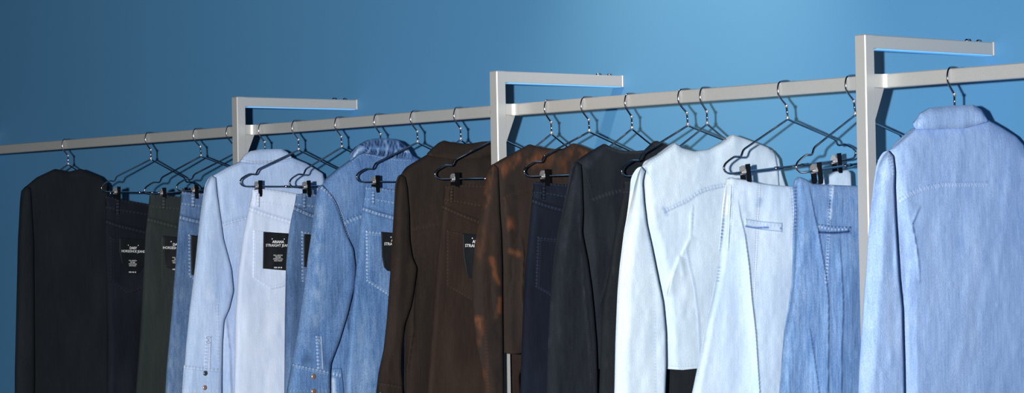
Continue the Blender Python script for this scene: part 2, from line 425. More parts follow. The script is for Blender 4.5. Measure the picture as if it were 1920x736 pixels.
# ---------------------------------------------------------------- the rack
rack = empty('clothes_rack', (0, -ARM, 0)); OY = -ARM
tag(rack, 'silver grey square tube clothes rack fixed to the blue wall', 'clothes rack')
def rl(lo, hi): return (lo[0], lo[1]-OY, lo[2]), (hi[0], hi[1]-OY, hi[2])
for k, x in enumerate(PX):
    mb = MB(); mb.box(*rl((x-T_, -ARM, 0), (x, -ARM+T_, ZO)), .0026); mb.build('post', m_rack, rack)
    mb = MB(); mb.box(*rl((x-T_+.0006, -ARM+.012, ZO-T_), (x-.0004, -.007, ZO-.0006)), .0026)
    arm = mb.build('arm', m_rack, rack)
    mb = MB(); mb.box(*rl((x-T_-.001, -.007, ZO-T_-.001), (x+.001, .0, ZO+.001)), .0015); mb.build('end_plate', m_rack, rack)
    mb = MB(); mb.box(*rl((x-T_+.003, -ARM+T_+.012, ZO-T_-.0012), (x-.001, -.010, ZO-T_+.0006)), .0004); mb.build('light_strip', m_led, rack)
    for yy in (-.045, -.092):
        mb = MB(); mb.lathe([(.0065, 0), (.0065, .003), (.0052, .006), (.002, .0075)], (x-T_/2, yy-OY, ZO-.001), (0, 0, 1), 14); mb.build('bolt', m_chrome, rack, True)
    # short stub from the post back to the rail, blended into it with a fillet, and the wedge under it
    y0 = -ARM+T_-.001-OY; y1 = YRF+.002-OY; R = .026
    poly = [(x-T_+.001, y0), (x-.001, y0), (x-.001, y1-R)]+[(x-.001+R-R*math.cos(a), y1-R+R*math.sin(a)) for a in np.linspace(.0, math.pi/2, 14)]+[(x-T_+.001-.0, y1)]
    poly = [(p[0], p[1]) for p in poly]
    mb = MB(); mb.prism(poly, 2, ZR-T_+.0008, ZR-.0008); mb.build('rail_stub', m_rack, rack)
    poly = [(y0, ZR-T_), (YRF-OY+.004, ZR-T_), (y0, ZR-T_-.078)]
    mb = MB(); mb.prism(poly, 0, x-T_+.002, x-.001); mb.build('gusset', m_rack, rack)
xs = [-4.9, PX[1], PX[2], PX[3], PX[4]+.0004]
for i in range(4):
    mb = MB(); mb.box(*rl((xs[i]+(.0004 if i else 0), YRF, ZR-T_), (xs[i+1]-.0004, YRF+T_, ZR)), .0024); mb.build('rail', m_rack, rack)

# ---------------------------------------------------------------- hangers
WR = .0029; HL = .0995
def spl(pts, n=6):
    P = [Vector((0, p[0], p[1])) for p in pts]; out = []
    for i in range(len(P)-1):
        a = P[max(i-1, 0)]; b = P[i]; c = P[i+1]; d = P[min(i+2, len(P)-1)]
        for k in range(n):
            t = k/n; out.append(.5*((2*b)+(c-a)*t+(2*a-5*b+4*c-d)*t*t+(3*b-a-3*c+d)*t**3))
    return out+[P[-1]]
def hook_mesh(root):
    mb = MB()
    mb.tube(spl([(.0215, -.030), (.0222, -.014), (.0165, -.0025), (0, 0), (-.0165, -.0025), (-.0235, -.0145), (-.0245, -.030), (-.019, -.043), (-.006, -.058), (0, -.0645)]), WR)
    mb.tube([(0, 0, -.0625), (0, 0, -HL)], WR*.92)
    h = mb.build('hook', m_chrome, root, True)
    for z in (-.064, -HL+.004):
        mb = MB(); mb.lathe([(.003, -.0035), (.0048, -.002), (.0048, .002), (.003, .0035)], (0, 0, z), (0, 0, 1), 12); mb.build('hook_ring', m_ring, h, True)
    return h
def frame_mesh(root, kind):
    mb = MB(); H = HL
    for s in (-1, 1):
        if kind == 'clip':
            pts = [(0, -H), (s*.004, -H-.0015), (s*.05, -H-.0205), (s*.155, -H-.064), (s*.161, -H-.069), (s*.1665, -H-.080), (s*.172, -H-.0825), (s*.190, -H-.0805), (s*.206, -H-.087), (s*.222, -H-.0955), (s*.2285, -H-.104), (s*.2275, -H-.113), (s*.219, -H-.120), (s*.206, -H-.1225), (s*.05, -H-.1225), (0, -H-.1225)]
            P = [Vector((0, a, b)) for a, b in pts]
            # soften corners
            Q = [P[0]]
            for i in range(1, len(P)-1):
                Q += [P[i].lerp(P[i-1], min(.25, .003/(P[i]-P[i-1]).length)), P[i].lerp(P[i+1], min(.25, .003/(P[i]-P[i+1]).length))]
            Q.append(P[-1]); mb.tube(Q, WR)
            mb.tube([(0, s*.058, -H-.1225), (0, s*.032, -H-.1225)], WR*1.45, 10)
        else:
            pts = [(0, -H), (s*.004, -H-.0018), (s*.05, -H-.0295), (s*.165, -H-.094), (s*.180, -H-.104), (s*.186, -H-.113), (s*.182, -H-.121), (s*.17, -H-.1245), (0, -H-.1245)]
            mb.tube([Vector((0, a, b)) for a, b in pts], WR)
    return mb.build('wire_frame', m_chrome, root, True)
def clip_parts(root, a):
    H = -HL-.1225; out = []
    mb = MB(); mb.prism([(-.0072, H+.020), (.0072, H+.020), (.0072, H-.026), (.0058, H-.034), (-.0058, H-.034), (-.0072, H-.026)], 0, .0095, .0125)
    mb.v = [(x, y+a, z) for x, y, z in mb.v]
    out.append(mb.build('clip', m_dchrome, root))
    c = out[0]
    mb = MB(); mb.prism([(-.0085, H+.014), (.0085, H+.014), (.0085, H-.026), (.0065, H-.033), (-.0065, H-.033), (-.0085, H-.026)], 0, -.0125, -.0095)
    mb.v = [(x, y+a, z) for x, y, z in mb.v]; mb.build('back_jaw', m_dchrome, c)
    # bent spring body that wraps the bar, open towards the room
    mb = MB(); th = .0012; prof = []
    for x, z in [(.0096, H-.004), (.0088, H+.008), (.004, H+.018), (-.004, H+.019), (-.011, H+.014), (-.0135, H+.006), (-.0115, H-.004), (-.0095, H-.010)]: prof.append((x, z))
    mb.prism([(q[0], H+.004+(q[1]-H-.004)*.85) for q in prof], 1, a-.0092, a+.0092)
    mb.build('clip_spring', m_steel, c)
def make_hanger(kind):
    root = empty('trouser_hanger' if kind == 'clip' else 'jacket_hanger', (0, 0, 0))
    hook_mesh(root); frame_mesh(root, kind)
    if kind == 'clip':
        for a in (-.158, .158): clip_parts(root, a)
    return root
def copy_tree(o, parent=None):
    c = o.copy(); C.objects.link(c); c.parent = parent
    for ch in list(o.children): copy_tree(ch, c)
    return c
protos = {}
def hook_x(px, dz=-HL):
    lo, hi = -6., 4.5
    for _ in range(60):
        m = (lo+hi)/2
        if proj((m, YRC, ZR+.0035+dz))[0] < px: lo = m
        else: hi = m
    return (lo+hi)/2
def hanger(kind, apex_x, left=None, psi=0., tilt=0., label='', group=None):
    """apex_x: where the shoulder of the hanger stands; left: the room-side end, gives turn and tilt"""
    if left is not None:
        loc = np.array([0, -.2290, -HL-.108])
        for _ in range(25):
            x = hook_x(apex_x-0)
            for _ in range(3):
                a0 = proj((x-math.sin(psi)*HL*math.sin(tilt), YRC+HL*math.sin(tilt)*math.cos(psi), ZR+.0035-HL*math.cos(tilt)))[0]; x += (apex_x-a0)/450.
            def end(ps, ti):
                y = loc[1]*math.cos(ti)-loc[2]*math.sin(ti); z = loc[1]*math.sin(ti)+loc[2]*math.cos(ti)
                return np.array(proj((x-math.sin(ps)*y, YRC+math.cos(ps)*y, ZR+.0035+z)))
            e = end(psi, tilt)-np.array(left); h = 1e-4
            J = np.c_[(end(psi+h, tilt)-end(psi, tilt))/h, (end(psi, tilt+h)-end(psi, tilt))/h]
            dlt = np.linalg.lstsq(J, -e, rcond=.05)[0]; psi = float(np.clip(psi+.5*dlt[0], -.5, .5)); tilt = float(np.clip(tilt+.5*dlt[1], -.16, .16))
    else: x = hook_x(apex_x)
    if kind not in protos: protos[kind] = r = make_hanger(kind)
    else: r = copy_tree(protos[kind])
    r.location = (x, YRC, ZR+.0035); r.rotation_euler = (tilt, 0, psi)
    # Euler XYZ: tilt about the turned local x axis
    tag(r, label, 'hanger', group)
    print('HANGER %s apex %.0f x=%.3f psi=%.1f tilt=%.1f' % (kind, apex_x, x, math.degrees(psi), math.degrees(tilt)))
    return Frame(x, psi)
def garment(name, fr, label, cat, group):
    r = empty(name, tuple(fr.o), (0, 0, fr.psi)); tag(r, label, cat, group); return r
# ---------------------------------------------------------------- garment builders
def stitched(st, surf, pts, w=5, both=True, **k):
    st.run(surf, pts, off=w/2-.8, **k)
    if both: st.run(surf, pts, off=-(w/2-.8), **k)
def card(surf, root, T, L, R, B, name1, name2, org, tilt=-.045, sc=1.):
    cs = patch('pocket_card', m_card, root, surf, T, L, R, B, h=.0022, step=1.5, round_=1.2, mottle=0)
    cobj = root.children[-1]
    tx = [(name1, 0, .0300, .0125, .0002), (name2, 0, .0178, .0128, .0), ('FULL LENGTH', 0, -.016, .0058, .0), ('MID RISE', 0, -.0222, .0058, .0), ('STRAIGHT LEG', 0, -.0284, .0058, .0), ('HIGH WAIST', 0, -.0346, .0058, .0), ('W28  L30  28', 0, -.058, .0058, .0002), ('.', -.0235, .0462, .024, .0004), ('.', .0235, .0462, .024, .0004)]
    tx = [(a, b*sc, c*sc, d*sc, e) for a, b, c, d, e in tx]
    text_mesh(tx, 'printed_text', cobj, cs, org, m_print, tilt)
def jeans(fr, label, key, thr, T, L, R, waist=None, yoke=None, pocket=None, loops=(), folds=(), wear=(), th=.016, group='jeans clipped by the waistband to wire hangers', step=2.3, cat='jeans', name='jeans', body='jeans_legs', seams=(), **kw):
    root = garment(name, fr, label, cat, group); mat = D[key]
    F2 = list(folds); W2 = list(wear)
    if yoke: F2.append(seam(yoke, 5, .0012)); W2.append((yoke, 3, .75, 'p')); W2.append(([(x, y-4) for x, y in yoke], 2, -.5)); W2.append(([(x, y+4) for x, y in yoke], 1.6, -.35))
    for s in seams: F2.append(seam(s, 5, .0012)); W2.append((s, 3, .45, 'p'))
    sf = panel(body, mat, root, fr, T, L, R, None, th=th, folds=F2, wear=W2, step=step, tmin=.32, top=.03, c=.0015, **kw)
    st = Stitch(fr, root, TH[thr])
    if waist:
        wl = [(T[0][0]+1, T[0][1]+1)]; tp = [(x+(1 if i == 0 else (-1 if i == len(T)-1 else 0)), y-.3) for i, (x, y) in enumerate(T)]
        ws = patch('waistband', mat, root, sf, tp, [waist[0]], [waist[-1]], waist, h=.0020, wear=[(waist, 3, .6, 'p'), (T, 2.5, .7, 'p')]+[w for w in wear])
        st.run(ws, [(x, y-2.4) for x, y in waist]); st.run(ws, [(x, y+3) for x, y in T])
    if yoke: stitched(st, sf, yoke, 5)
    for s in seams: stitched(st, sf, s, 5)
    for i, lp in enumerate(loops):
        x, y0, y1, w = lp
        patch('belt_loop', mat, root, sf, [(x-w/2, y0), (x+w/2, y0)], [(x-w/2-.3, y1)], [(x+w/2-.3, y1)], None, h=.0058, step=1.2, wear=[([(x, y0), (x, y1)], 3, .7, 'p')], lift=lambda s, t: .0035*np.sin(t*math.pi)**.7)
        st.run(sf, [(x-w/2, y1+2), (x+w/2, y1+2)])
    if pocket:
        TL, TR, BR, TIP, BL = pocket['p']
        ps = patch('back_pocket', mat, root, sf, [TL, TR], [BL], [BR], [BL, TIP, BR], h=.0024, wear=[([TL, BL, TIP, BR], 3, pocket.get('w', .6), 'p'), ([TL, TR], 3.5, pocket.get('w', .6), 'p')]+[w for w in wear], round_=1.6)
        i = 2.6
        for o in (i, i+3.4):
            st.run(ps, [(TL[0]+o, TL[1]+3), (BL[0]+o, BL[1]-1), (TIP[0], TIP[1]-o*1.15), (BR[0]-o*.4, BR[1]-o)], sm=.004)
        for o in (i+1, i+4.4): st.run(ps, [(TL[0]+3, TL[1]+o), (TR[0]-2, TR[1]+o)])
        if 'card' in pocket:
            c = pocket['card']; card(ps if not c.get('free') else sf, root, c['T'], c['L'], c['R'], c['B'], c['n1'], c['n2'], c['o'], c.get('tilt', -.045), c.get('sc', 1.))
    st.done(); return root, sf
def sleeve_cuff(root, st, sl, mat, quad, seamtop, buttons, bmats, placket, box):
    TL, TR, BR, BL = quad
    cs = patch('cuff', mat, root, sl, [TL, TR], [BL], [BR], [BL, BR], h=.004, step=1.6, wear=[([TL, TR], 4, .75, 'p'), ([(BL[0], min(BL[1], 732)), (BR[0], min(BR[1], 732))], 3, .2, 'p')], round_=3)
    cob = root.children[-1]
    for o in (2.5, 6.5): st.run(cs, [(TL[0]+2, TL[1]+o), (TR[0]-2, TR[1]+o)])
    for (x, y, r), bm in zip(buttons, bmats): button(cs, x, y, r, bm, cob)
    (x0, y0), (x1, y1), w = placket
    pk = patch('placket', mat, root, sl, [(x0-w/2, y0), (x0+w/2, y0)], [(x1-w/2, y1)], [(x1+w/2, y1)], None, h=.0026, step=1.3, wear=[([(x0-w/2+2, y0), (x1-w/2+2, y1)], 2.6, .8, 'p'), ([(x0+w/2-2, y0), (x1+w/2-2, y1)], 1.8, .6, '')])
    st.run(pk, [(x0-w/2+2, y0+2), (x1-w/2+2, y1)]); st.run(pk, [(x0+w/2-2, y0+2), (x1+w/2-2, y1)])
    a, b = x0-w/2+1.6, x0+w/2-1.6
    for q in ([(a, y0+2), (b, y0+box)], [(b, y0+2), (a, y0+box)], [(a, y0+2), (b, y0+2)], [(a, y0+box), (b, y0+box)]): st.run(pk, q, dash=3, gap=.4, r=.0008)

G_TR = 'wire trouser hangers with clips on the rail'
G_JK = 'wire jacket hangers inside the jackets'
G_JE = 'jeans clipped by the waistband to wire hangers'
G_JA = 'denim jackets hung along the rail'
# ================================================================ left bay
# black jacket behind everything, cut by the left side of the photograph
fr = hanger('shirt', 128, None, label='wire hanger inside the black jacket at the far left end', group=G_JK)
r = garment('denim_jacket', fr, 'plain black jacket at the far left end, behind the inky black jeans', 'jacket', G_JA)
sf = panel('jacket_body', D['coal'], r, fr, [(46, 352), (70, 332), (104, 316), (128, 322), (152, 316), (188, 330), (203, 345)], [(48, 450), (50, 700), (50, 850)], [(206, 400), (204, 560), (204, 850)], th=.024, step=4, folds=[([(190, 380), (186, 700)], 8, .006)])
panel('sleeve', D['coal'], r, fr, [(40, 358), (50, 348), (58, 352)], [(34, 450), (28, 700), (28, 850)], [(64, 450), (66, 700), (64, 850)], th=.03, c=.022, step=4)
panel('sleeve', D['coal'], r, fr, [(192, 336), (203, 343), (205, 350)], [(190, 450), (190, 850)], [(207, 450), (207, 850)], th=.012, c=-.004, step=4)

# inky black jeans
fr = hanger('clip', 283, (190, 352), label='wire trouser hanger holding the inky black jeans, first visible from the left', group=G_TR)
jeans(fr, 'inky black jeans with a black card on the back pocket, leftmost pair in the photo', 'ink', 'ink',
      [(197, 367), (215, 371), (245, 377), (280, 383), (342, 386)], [(199, 400), (197, 450), (200, 520), (203, 620), (202, 736), (200, 1000)], [(346, 420), (350, 500), (345, 800), (340, 1000)],
      waist=[(199, 390), (230, 396), (280, 404), (343, 408)], yoke=[(199, 415), (221, 423), (280, 437), (346, 446)], loops=[(221, 374, 402, 7)],
      pocket={'p': [(206, 444), (280, 453), (282, 536), (240, 551), (206, 526)], 'w': .25, 'card': {'T': [(224, 444), (274, 449)], 'L': [(224, 472), (229, 493), (239, 508)], 'R': [(274, 478), (270, 496), (262, 511)], 'B': [(239, 508), (250, 513), (262, 511)], 'n1': 'DAISY', 'n2': 'HORSESHOE JEANS', 'o': (249, 480)}},
      folds=[([(214, 560), (212, 736), (212, 900)], 7, .005), ([(250, 580), (256, 900)], 12, .004)], step=2.6)
# dark moss grey jeans
fr = hanger('clip', 377, (271, 357), label='wire trouser hanger holding the dark moss grey jeans', group=G_TR)
jeans(fr, 'dark greenish grey jeans with a black card, right of the inky black jeans', 'moss', 'moss',
      [(281, 364), (300, 366), (342, 369), (395, 372), (450, 372)], [(279, 385), (273, 440), (268, 540), (262, 640), (255, 736), (245, 1000)], [(455, 420), (450, 600), (440, 1000)],
      waist=[(280, 388), (330, 393), (395, 396), (452, 397)], yoke=[(277, 411), (330, 425), (390, 436), (452, 442)], loops=[(307, 369, 392, 7)],
      pocket={'p': [(303, 444), (378, 452), (378, 528), (345, 545), (302, 522)], 'w': .15, 'card': {'T': [(306, 441), (356, 446)], 'L': [(306, 470), (308, 490), (313, 501)], 'R': [(356, 474), (355, 492), (350, 504)], 'B': [(313, 501), (330, 506), (350, 504)], 'n1': 'DAISY', 'n2': 'HORSESHOE JEANS', 'o': (332, 474)}},
      folds=[([(294, 450), (290, 736), (286, 900)], 9, .005), ([(318, 560), (300, 900)], 9, -.004)], step=2.6)
# dusty blue jeans next to the pale jacket
fr = hanger('clip', 438, (331, 351), label='wire trouser hanger holding the dusty blue jeans, its hook touching the left post', group=G_TR)
jeans(fr, 'mid blue jeans with a dark waistband, half hidden behind the pale jacket sleeve', 'midd', 'cream',
      [(341, 359), (360, 361), (400, 364), (450, 366), (508, 368)], [(339, 385), (334, 430), (329, 500), (322, 590), (313, 690), (310, 736), (300, 1000)], [(512, 420), (505, 600), (495, 1000)],
      waist=[(340, 383), (375, 388), (440, 393), (510, 396)], yoke=[(337, 407), (360, 413), (400, 422), (510, 440)], loops=[(362, 364, 388, 7)],
      pocket={'p': [(353, 439), (430, 448), (430, 530), (395, 545), (354, 518)], 'w': .8, 'card': {'T': [(358, 440), (408, 446)], 'L': [(358, 480), (359, 515)], 'R': [(408, 480), (408, 520)], 'B': [(359, 515), (408, 520)], 'n1': '', 'n2': '', 'o': (384, 475)}},
      wear=[([(341, 362), (341, 436)], 70, -.25, 'n'), ([(330, 560), (322, 736)], 26, .35, 'n')], folds=[([(334, 470), (322, 736)], 8, .005)])
# ================================================================ pale jacket
fr = hanger('shirt', 497, None, label='wire hanger hook above the collar of the pale blue jacket', group=G_JK)
root = garment('denim_jacket', fr, 'pale blue denim jacket with a turned down collar and buttoned cuff, beside the left post', 'jacket', G_JA)
K = 'pale'
st = Stitch(fr, root, TH['grey'])
yk = [(409, 424), (440, 414), (465, 408), (520, 402), (600, 410)]
arm_ = [(398, 334), (405, 352), (410, 385), (415, 421), (421, 460)]
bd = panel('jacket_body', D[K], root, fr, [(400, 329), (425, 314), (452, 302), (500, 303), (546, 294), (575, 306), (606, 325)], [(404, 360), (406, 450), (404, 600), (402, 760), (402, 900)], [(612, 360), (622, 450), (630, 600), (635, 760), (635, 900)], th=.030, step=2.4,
     folds=[seam(yk), ([(424, 590), (432, 660), (434, 760)], 5, .006, 's'), ([(448, 430), (440, 600), (446, 760)], 12, .006), ([(425, 360), (440, 400)], 9, -.004), ([(480, 310), (470, 360)], 10, .003), ([(572, 312), (570, 345)], 6, .004)],
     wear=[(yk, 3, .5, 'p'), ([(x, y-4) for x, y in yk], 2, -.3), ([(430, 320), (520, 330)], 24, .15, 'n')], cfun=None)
stitched(st, bd, yk)
st.run(bd, [(404, 331), (428, 318), (452, 306), (500, 309), (546, 300), (572, 311), (600, 326)], sm=.005)
co = panel('collar', D[K], root, fr, [(451, 302), (458, 291), (470, 283), (490, 279.5), (528, 279), (540, 285), (547, 294)], [(452, 303)], [(548, 295)], [(452, 303), (475, 306), (500, 306), (525, 302), (548, 295)], th=.014, c=.014, step=1.5, top=.5, wear=[([(452, 303), (475, 306), (500, 306), (525, 302), (548, 295)], 3, .5, 'p')], folds=[([(470, 290), (500, 292), (535, 288)], 5, .002)])
st.run(co, [(455, 299), (476, 302), (500, 302), (525, 298), (545, 292)])
sl = panel('sleeve', D[K], root, fr, [(392, 334), (398, 329), (405, 333)], [(385, 348), (380, 380), (374, 420), (366, 500), (356, 580), (350, 640), (346, 690), (341, 736), (338, 770)], [(407, 360), (413, 400), (420, 449), (435, 504), (439, 545), (431, 578), (421, 600), (418, 640), (417, 690), (417, 736), (416, 770)], th=.030, c=.044, step=2.2, back=.25,
     folds=[([(396, 380), (392, 520), (388, 620)], 14, .006), ([(424, 470), (412, 540), (412, 590)], 7, -.005), ([(383, 400), (372, 600)], 8, -.003), ([(400, 560), (430, 550)], 8, .004)], wear=[([(400, 345), (392, 600)], 12, .35, 'n'), ([(407, 560), (410, 680)], 3, .3, 'p')])
st.run(sl, [(409, 570), (411, 630), (411, 680)])
ss = [(397, 335), (404, 352), (409, 380), (414, 418)]
st.run(bd, [(x+4, y) for x, y in ss]);
sleeve_cuff(root, st, sl, D[K], [(345, 684), (417, 691), (416, 760), (339, 757)], None, [(385, 699, .0085), (384, 726, .0085)], [m_pewter, m_brass], ((391, 629), (389, 690), 12), 14)
st.done()
panel('sleeve', D[K], root, fr, [(588, 314), (606, 325), (608, 334)], [(590, 400), (592, 600), (592, 850)], [(620, 380), (640, 500), (645, 850)], th=.014, c=-.006, step=4)
# ================================================================ ice blue jeans
fr = hanger('clip', 560, (450, 341), label='wire trouser hanger in front of the pale blue jacket', group=G_TR)
jeans(fr, 'very light blue jeans with a black card, in front of the pale jacket', 'ice', 'white',
      [(473, 356), (492, 354), (520, 357), (556, 363), (600, 368), (644, 366)], [(472, 370), (466, 395), (457, 440), (447, 510), (442, 590), (440, 736), (436, 1000)], [(650, 420), (655, 500), (650, 736), (645, 1000)],
      waist=[(470, 379), (500, 380), (548, 387), (648, 392)], yoke=[(466, 390), (500, 403), (544, 416), (648, 440)], loops=[(484, 362, 388, 6.5)],
      pocket={'p': [(475, 431), (560, 440), (560, 530), (508, 543), (474, 520)], 'w': .5, 'card': {'T': [(494, 434), (541, 437)], 'L': [(493, 503)], 'R': [(541, 507)], 'B': [(493, 503), (541, 507)], 'n1': 'ARIANA', 'n2': 'STRAIGHT JEANS', 'o': (521.5, 469.5), 'tilt': -.03, 'sc': .97}},
      folds=[([(466, 520), (460, 736), (458, 900)], 10, .005), ([(498, 560), (492, 900)], 14, -.004), ([(478, 366), (474, 430)], 5, .003)], wear=[([(455, 500), (446, 736)], 10, -.18, 'n'), ([(515, 560), (510, 736)], 26, .3, 'n')])
# ================================================================ mid blue jeans behind jacket
fr = hanger('clip', 641, (543, 343), label='wire trouser hanger just left of the mid blue jacket, clip above its jeans', group=G_TR)
jeans(fr, 'dusty blue jeans squeezed between the very light jeans and the mid blue jacket sleeve', 'midd', 'cream',
      [(556, 364), (575, 362), (610, 366), (660, 369), (720, 369)], [(554, 382), (548, 405), (541, 445), (537, 500), (535, 600), (534, 736), (530, 1000)], [(726, 420), (725, 600), (720, 1000)],
      waist=[(553, 384), (590, 389), (660, 394), (722, 396)], yoke=[(551, 390), (583, 404), (640, 418), (724, 432)], loops=[(571, 366, 390, 6.5)],
      pocket={'p': [(565, 433), (650, 442), (650, 535), (608, 550), (566, 527)], 'w': .8, 'card': {'T': [(570, 438), (618, 442)], 'L': [(570, 500)], 'R': [(618, 506)], 'B': [(570, 500), (618, 506)], 'n1': '', 'n2': '', 'o': (594, 470)}},
      wear=[([(556, 366), (548, 430)], 60, -.15, 'n'), ([(548, 560), (545, 736)], 20, .2, 'n')], folds=[([(552, 470), (546, 736)], 7, .005)])
# ================================================================ mid blue jacket
fr = hanger('shirt', 714, None, label='wire hanger hook above the gathered collar of the mid blue jacket', group=G_JK)
root = garment('denim_jacket', fr, 'mid blue denim jacket with a puckered collar and copper buttons on the cuff', 'jacket', G_JA)
K = 'mid'; st = Stitch(fr, root, TH['cream'])
yk = [(640, 422), (655, 414), (677, 406), (720, 400), (790, 404)]
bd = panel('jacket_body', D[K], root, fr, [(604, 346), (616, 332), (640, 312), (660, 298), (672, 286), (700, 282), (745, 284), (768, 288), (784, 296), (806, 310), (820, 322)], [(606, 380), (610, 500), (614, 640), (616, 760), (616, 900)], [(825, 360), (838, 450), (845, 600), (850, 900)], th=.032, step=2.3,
     folds=[seam(yk), ([(676, 480), (664, 540), (652, 600), (660, 680), (668, 760)], 4, .007, 's'), ([(650, 430), (668, 500)], 10, .005), ([(625, 330), (650, 400)], 14, .003)],
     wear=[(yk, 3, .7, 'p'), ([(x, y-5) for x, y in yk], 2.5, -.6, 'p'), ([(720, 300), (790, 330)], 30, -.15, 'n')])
stitched(st, bd, yk)
co = panel('collar', D[K], root, fr, [(658, 297), (662, 285), (672, 272), (688, 263), (706, 259), (728, 258.5), (748, 263), (764, 275), (773, 290)], [(657, 301)], [(775, 297)], [(657, 301), (670, 291), (682, 285), (712, 291), (745, 296), (775, 297)], th=.020, c=.016, step=1.3, top=.35,
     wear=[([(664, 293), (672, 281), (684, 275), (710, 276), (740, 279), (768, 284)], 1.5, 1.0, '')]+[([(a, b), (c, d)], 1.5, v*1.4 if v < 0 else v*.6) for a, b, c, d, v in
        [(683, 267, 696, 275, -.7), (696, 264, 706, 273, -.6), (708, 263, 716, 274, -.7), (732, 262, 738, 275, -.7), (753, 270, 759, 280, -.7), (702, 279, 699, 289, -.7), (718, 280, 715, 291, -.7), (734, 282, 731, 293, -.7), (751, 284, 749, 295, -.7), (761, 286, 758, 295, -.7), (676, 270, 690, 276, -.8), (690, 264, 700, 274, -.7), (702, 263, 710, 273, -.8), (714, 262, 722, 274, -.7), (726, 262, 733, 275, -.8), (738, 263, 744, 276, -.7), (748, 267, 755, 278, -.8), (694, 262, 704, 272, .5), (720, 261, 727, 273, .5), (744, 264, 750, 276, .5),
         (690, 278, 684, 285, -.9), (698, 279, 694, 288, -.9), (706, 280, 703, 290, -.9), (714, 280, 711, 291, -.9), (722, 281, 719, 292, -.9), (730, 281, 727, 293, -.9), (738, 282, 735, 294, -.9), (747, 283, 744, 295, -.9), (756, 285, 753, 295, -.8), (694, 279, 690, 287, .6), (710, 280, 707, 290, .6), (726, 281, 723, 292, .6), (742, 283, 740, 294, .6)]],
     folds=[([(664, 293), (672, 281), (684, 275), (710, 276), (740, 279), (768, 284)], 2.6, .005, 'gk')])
st.run(bd, [(660, 304), (676, 292), (686, 290), (712, 296), (745, 301), (772, 302)], off=1, dash=5, gap=1)
se = [(597, 348), (614, 360), (628, 374), (634, 386), (644, 412), (655, 445)]
sl = panel('sleeve', D[K], root, fr, [(599, 350), (604, 346), (612, 354)], [(595, 362), (590, 395), (584, 440), (578, 480), (571, 540), (562, 600), (552, 660), (546, 690), (539, 725), (535, 760)], [(624, 368), (633, 384), (642, 412), (652, 442), (664, 466), (668, 500), (666, 535), (653, 589), (637, 641), (622, 680), (620, 700), (620, 760)], th=.034, c=.046, step=2.1, back=.25,
     folds=[([(608, 370), (604, 500), (596, 620)], 16, .007), ([(640, 440), (648, 520), (625, 620)], 9, -.005), ([(590, 430), (580, 560)], 6, -.004), ([(600, 660), (575, 672)], 8, -.004), ([(630, 480), (610, 620)], 8, .004)],
     wear=[(se, 2.2, .9, 'p'), ([(600, 380), (596, 600)], 14, .4, 'n'), ([(556, 640), (610, 650)], 22, -.3, 'n'), ([(572, 672), (612, 680)], 10, -.7, 'n')])
st.run(sl, se, off=-1.5); st.run(sl, se, off=2)
sleeve_cuff(root, st, sl, D[K], [(549, 681), (620, 696), (620, 772), (537, 745)], None, [(588, 705, .0088), (588, 733, .0088)], [m_brass, m_brass], ((598, 629), (601, 692), 13), 15)
# hem of the jacket behind the cuff
hm = patch('side_tab', D[K], root, bd, [(621, 690), (641, 690)], [(622, 760)], [(648, 760)], None, h=.006, wear=[([(624, 700), (642, 704)], 3, .9, 'p'), ([(638, 706), (630, 740)], 5, -.9, 'pn'), ([(624, 712), (626, 740)], 5, .8, '')], folds=[([(622, 704), (642, 706)], 3, .002)])
st.done()
panel('sleeve', D[K], root, fr, [(804, 309), (820, 322), (824, 332)], [(806, 400), (810, 850)], [(834, 380), (850, 500), (855, 850)], th=.014, c=-.006, step=4)
# ================================================================ mid blue jeans
fr = hanger('clip', 783, (668, 332), label='wire trouser hanger in front of the mid blue jacket', group=G_TR)
jeans(fr, 'mid blue jeans with a black card, left of the dark brown jacket', 'mid', 'cream',
      [(685, 351), (700, 350), (735, 355), (790, 362), (880, 362)], [(684, 368), (680, 395), (674, 440), (668, 510), (660, 580), (652, 650), (648, 736), (640, 1000)], [(886, 420), (890, 600), (880, 1000)],
      waist=[(683, 374), (710, 377), (745, 383), (884, 392)], yoke=[(680, 391), (710, 401), (745, 410), (884, 436)], loops=[(700, 358, 384, 6.5)],
      pocket={'p': [(686, 432), (775, 441), (775, 545), (732, 556), (687, 527)], 'w': .85, 'card': {'T': [(715, 434), (765, 438)], 'L': [(716, 480), (720, 500), (726, 507)], 'R': [(765, 480), (763, 500), (756, 509)], 'B': [(726, 507), (740, 510), (756, 509)], 'n1': 'ARIANA', 'n2': 'STRAIGHT JEANS', 'o': (744, 468), 'sc': .97}},
      wear=[([(692, 360), (688, 420)], 50, -.12, 'n'), ([(700, 560), (690, 736)], 30, .3, 'n')], folds=[([(700, 540), (690, 736)], 14, .005), ([(668, 520), (655, 640)], 6, .003)], step=2.1)
# ================================================================ dark brown jacket with collar
fr = hanger('shirt', 864, None, label='wire hanger above the collar of the dark brown jacket', group=G_JK)
root = garment('denim_jacket', fr, 'dark brown denim jacket with a collar, left of the middle post', 'jacket', G_JA)
K = 'brown'; st = Stitch(fr, root, TH['brown'])
yk = [(768, 431), (795, 426), (817, 421), (880, 416), (930, 420)]
bd = panel('jacket_body', D[K], root, fr, [(752, 327), (768, 310), (790, 297), (805, 288), (850, 292), (900, 290), (935, 286), (960, 300), (980, 315)], [(756, 400), (760, 500), (760, 640), (758, 900)], [(984, 360), (992, 480), (1000, 700), (1000, 900)], th=.030, step=2.5,
     folds=[seam(yk), ([(783, 505), (777, 560), (776, 620), (764, 700), (764, 760)], 5, .006, 's'), ([(800, 520), (790, 736)], 10, .006), ([(830, 300), (822, 400)], 14, .003)], wear=[(yk, 3, .25, 'p')])
st.run(bd, yk)
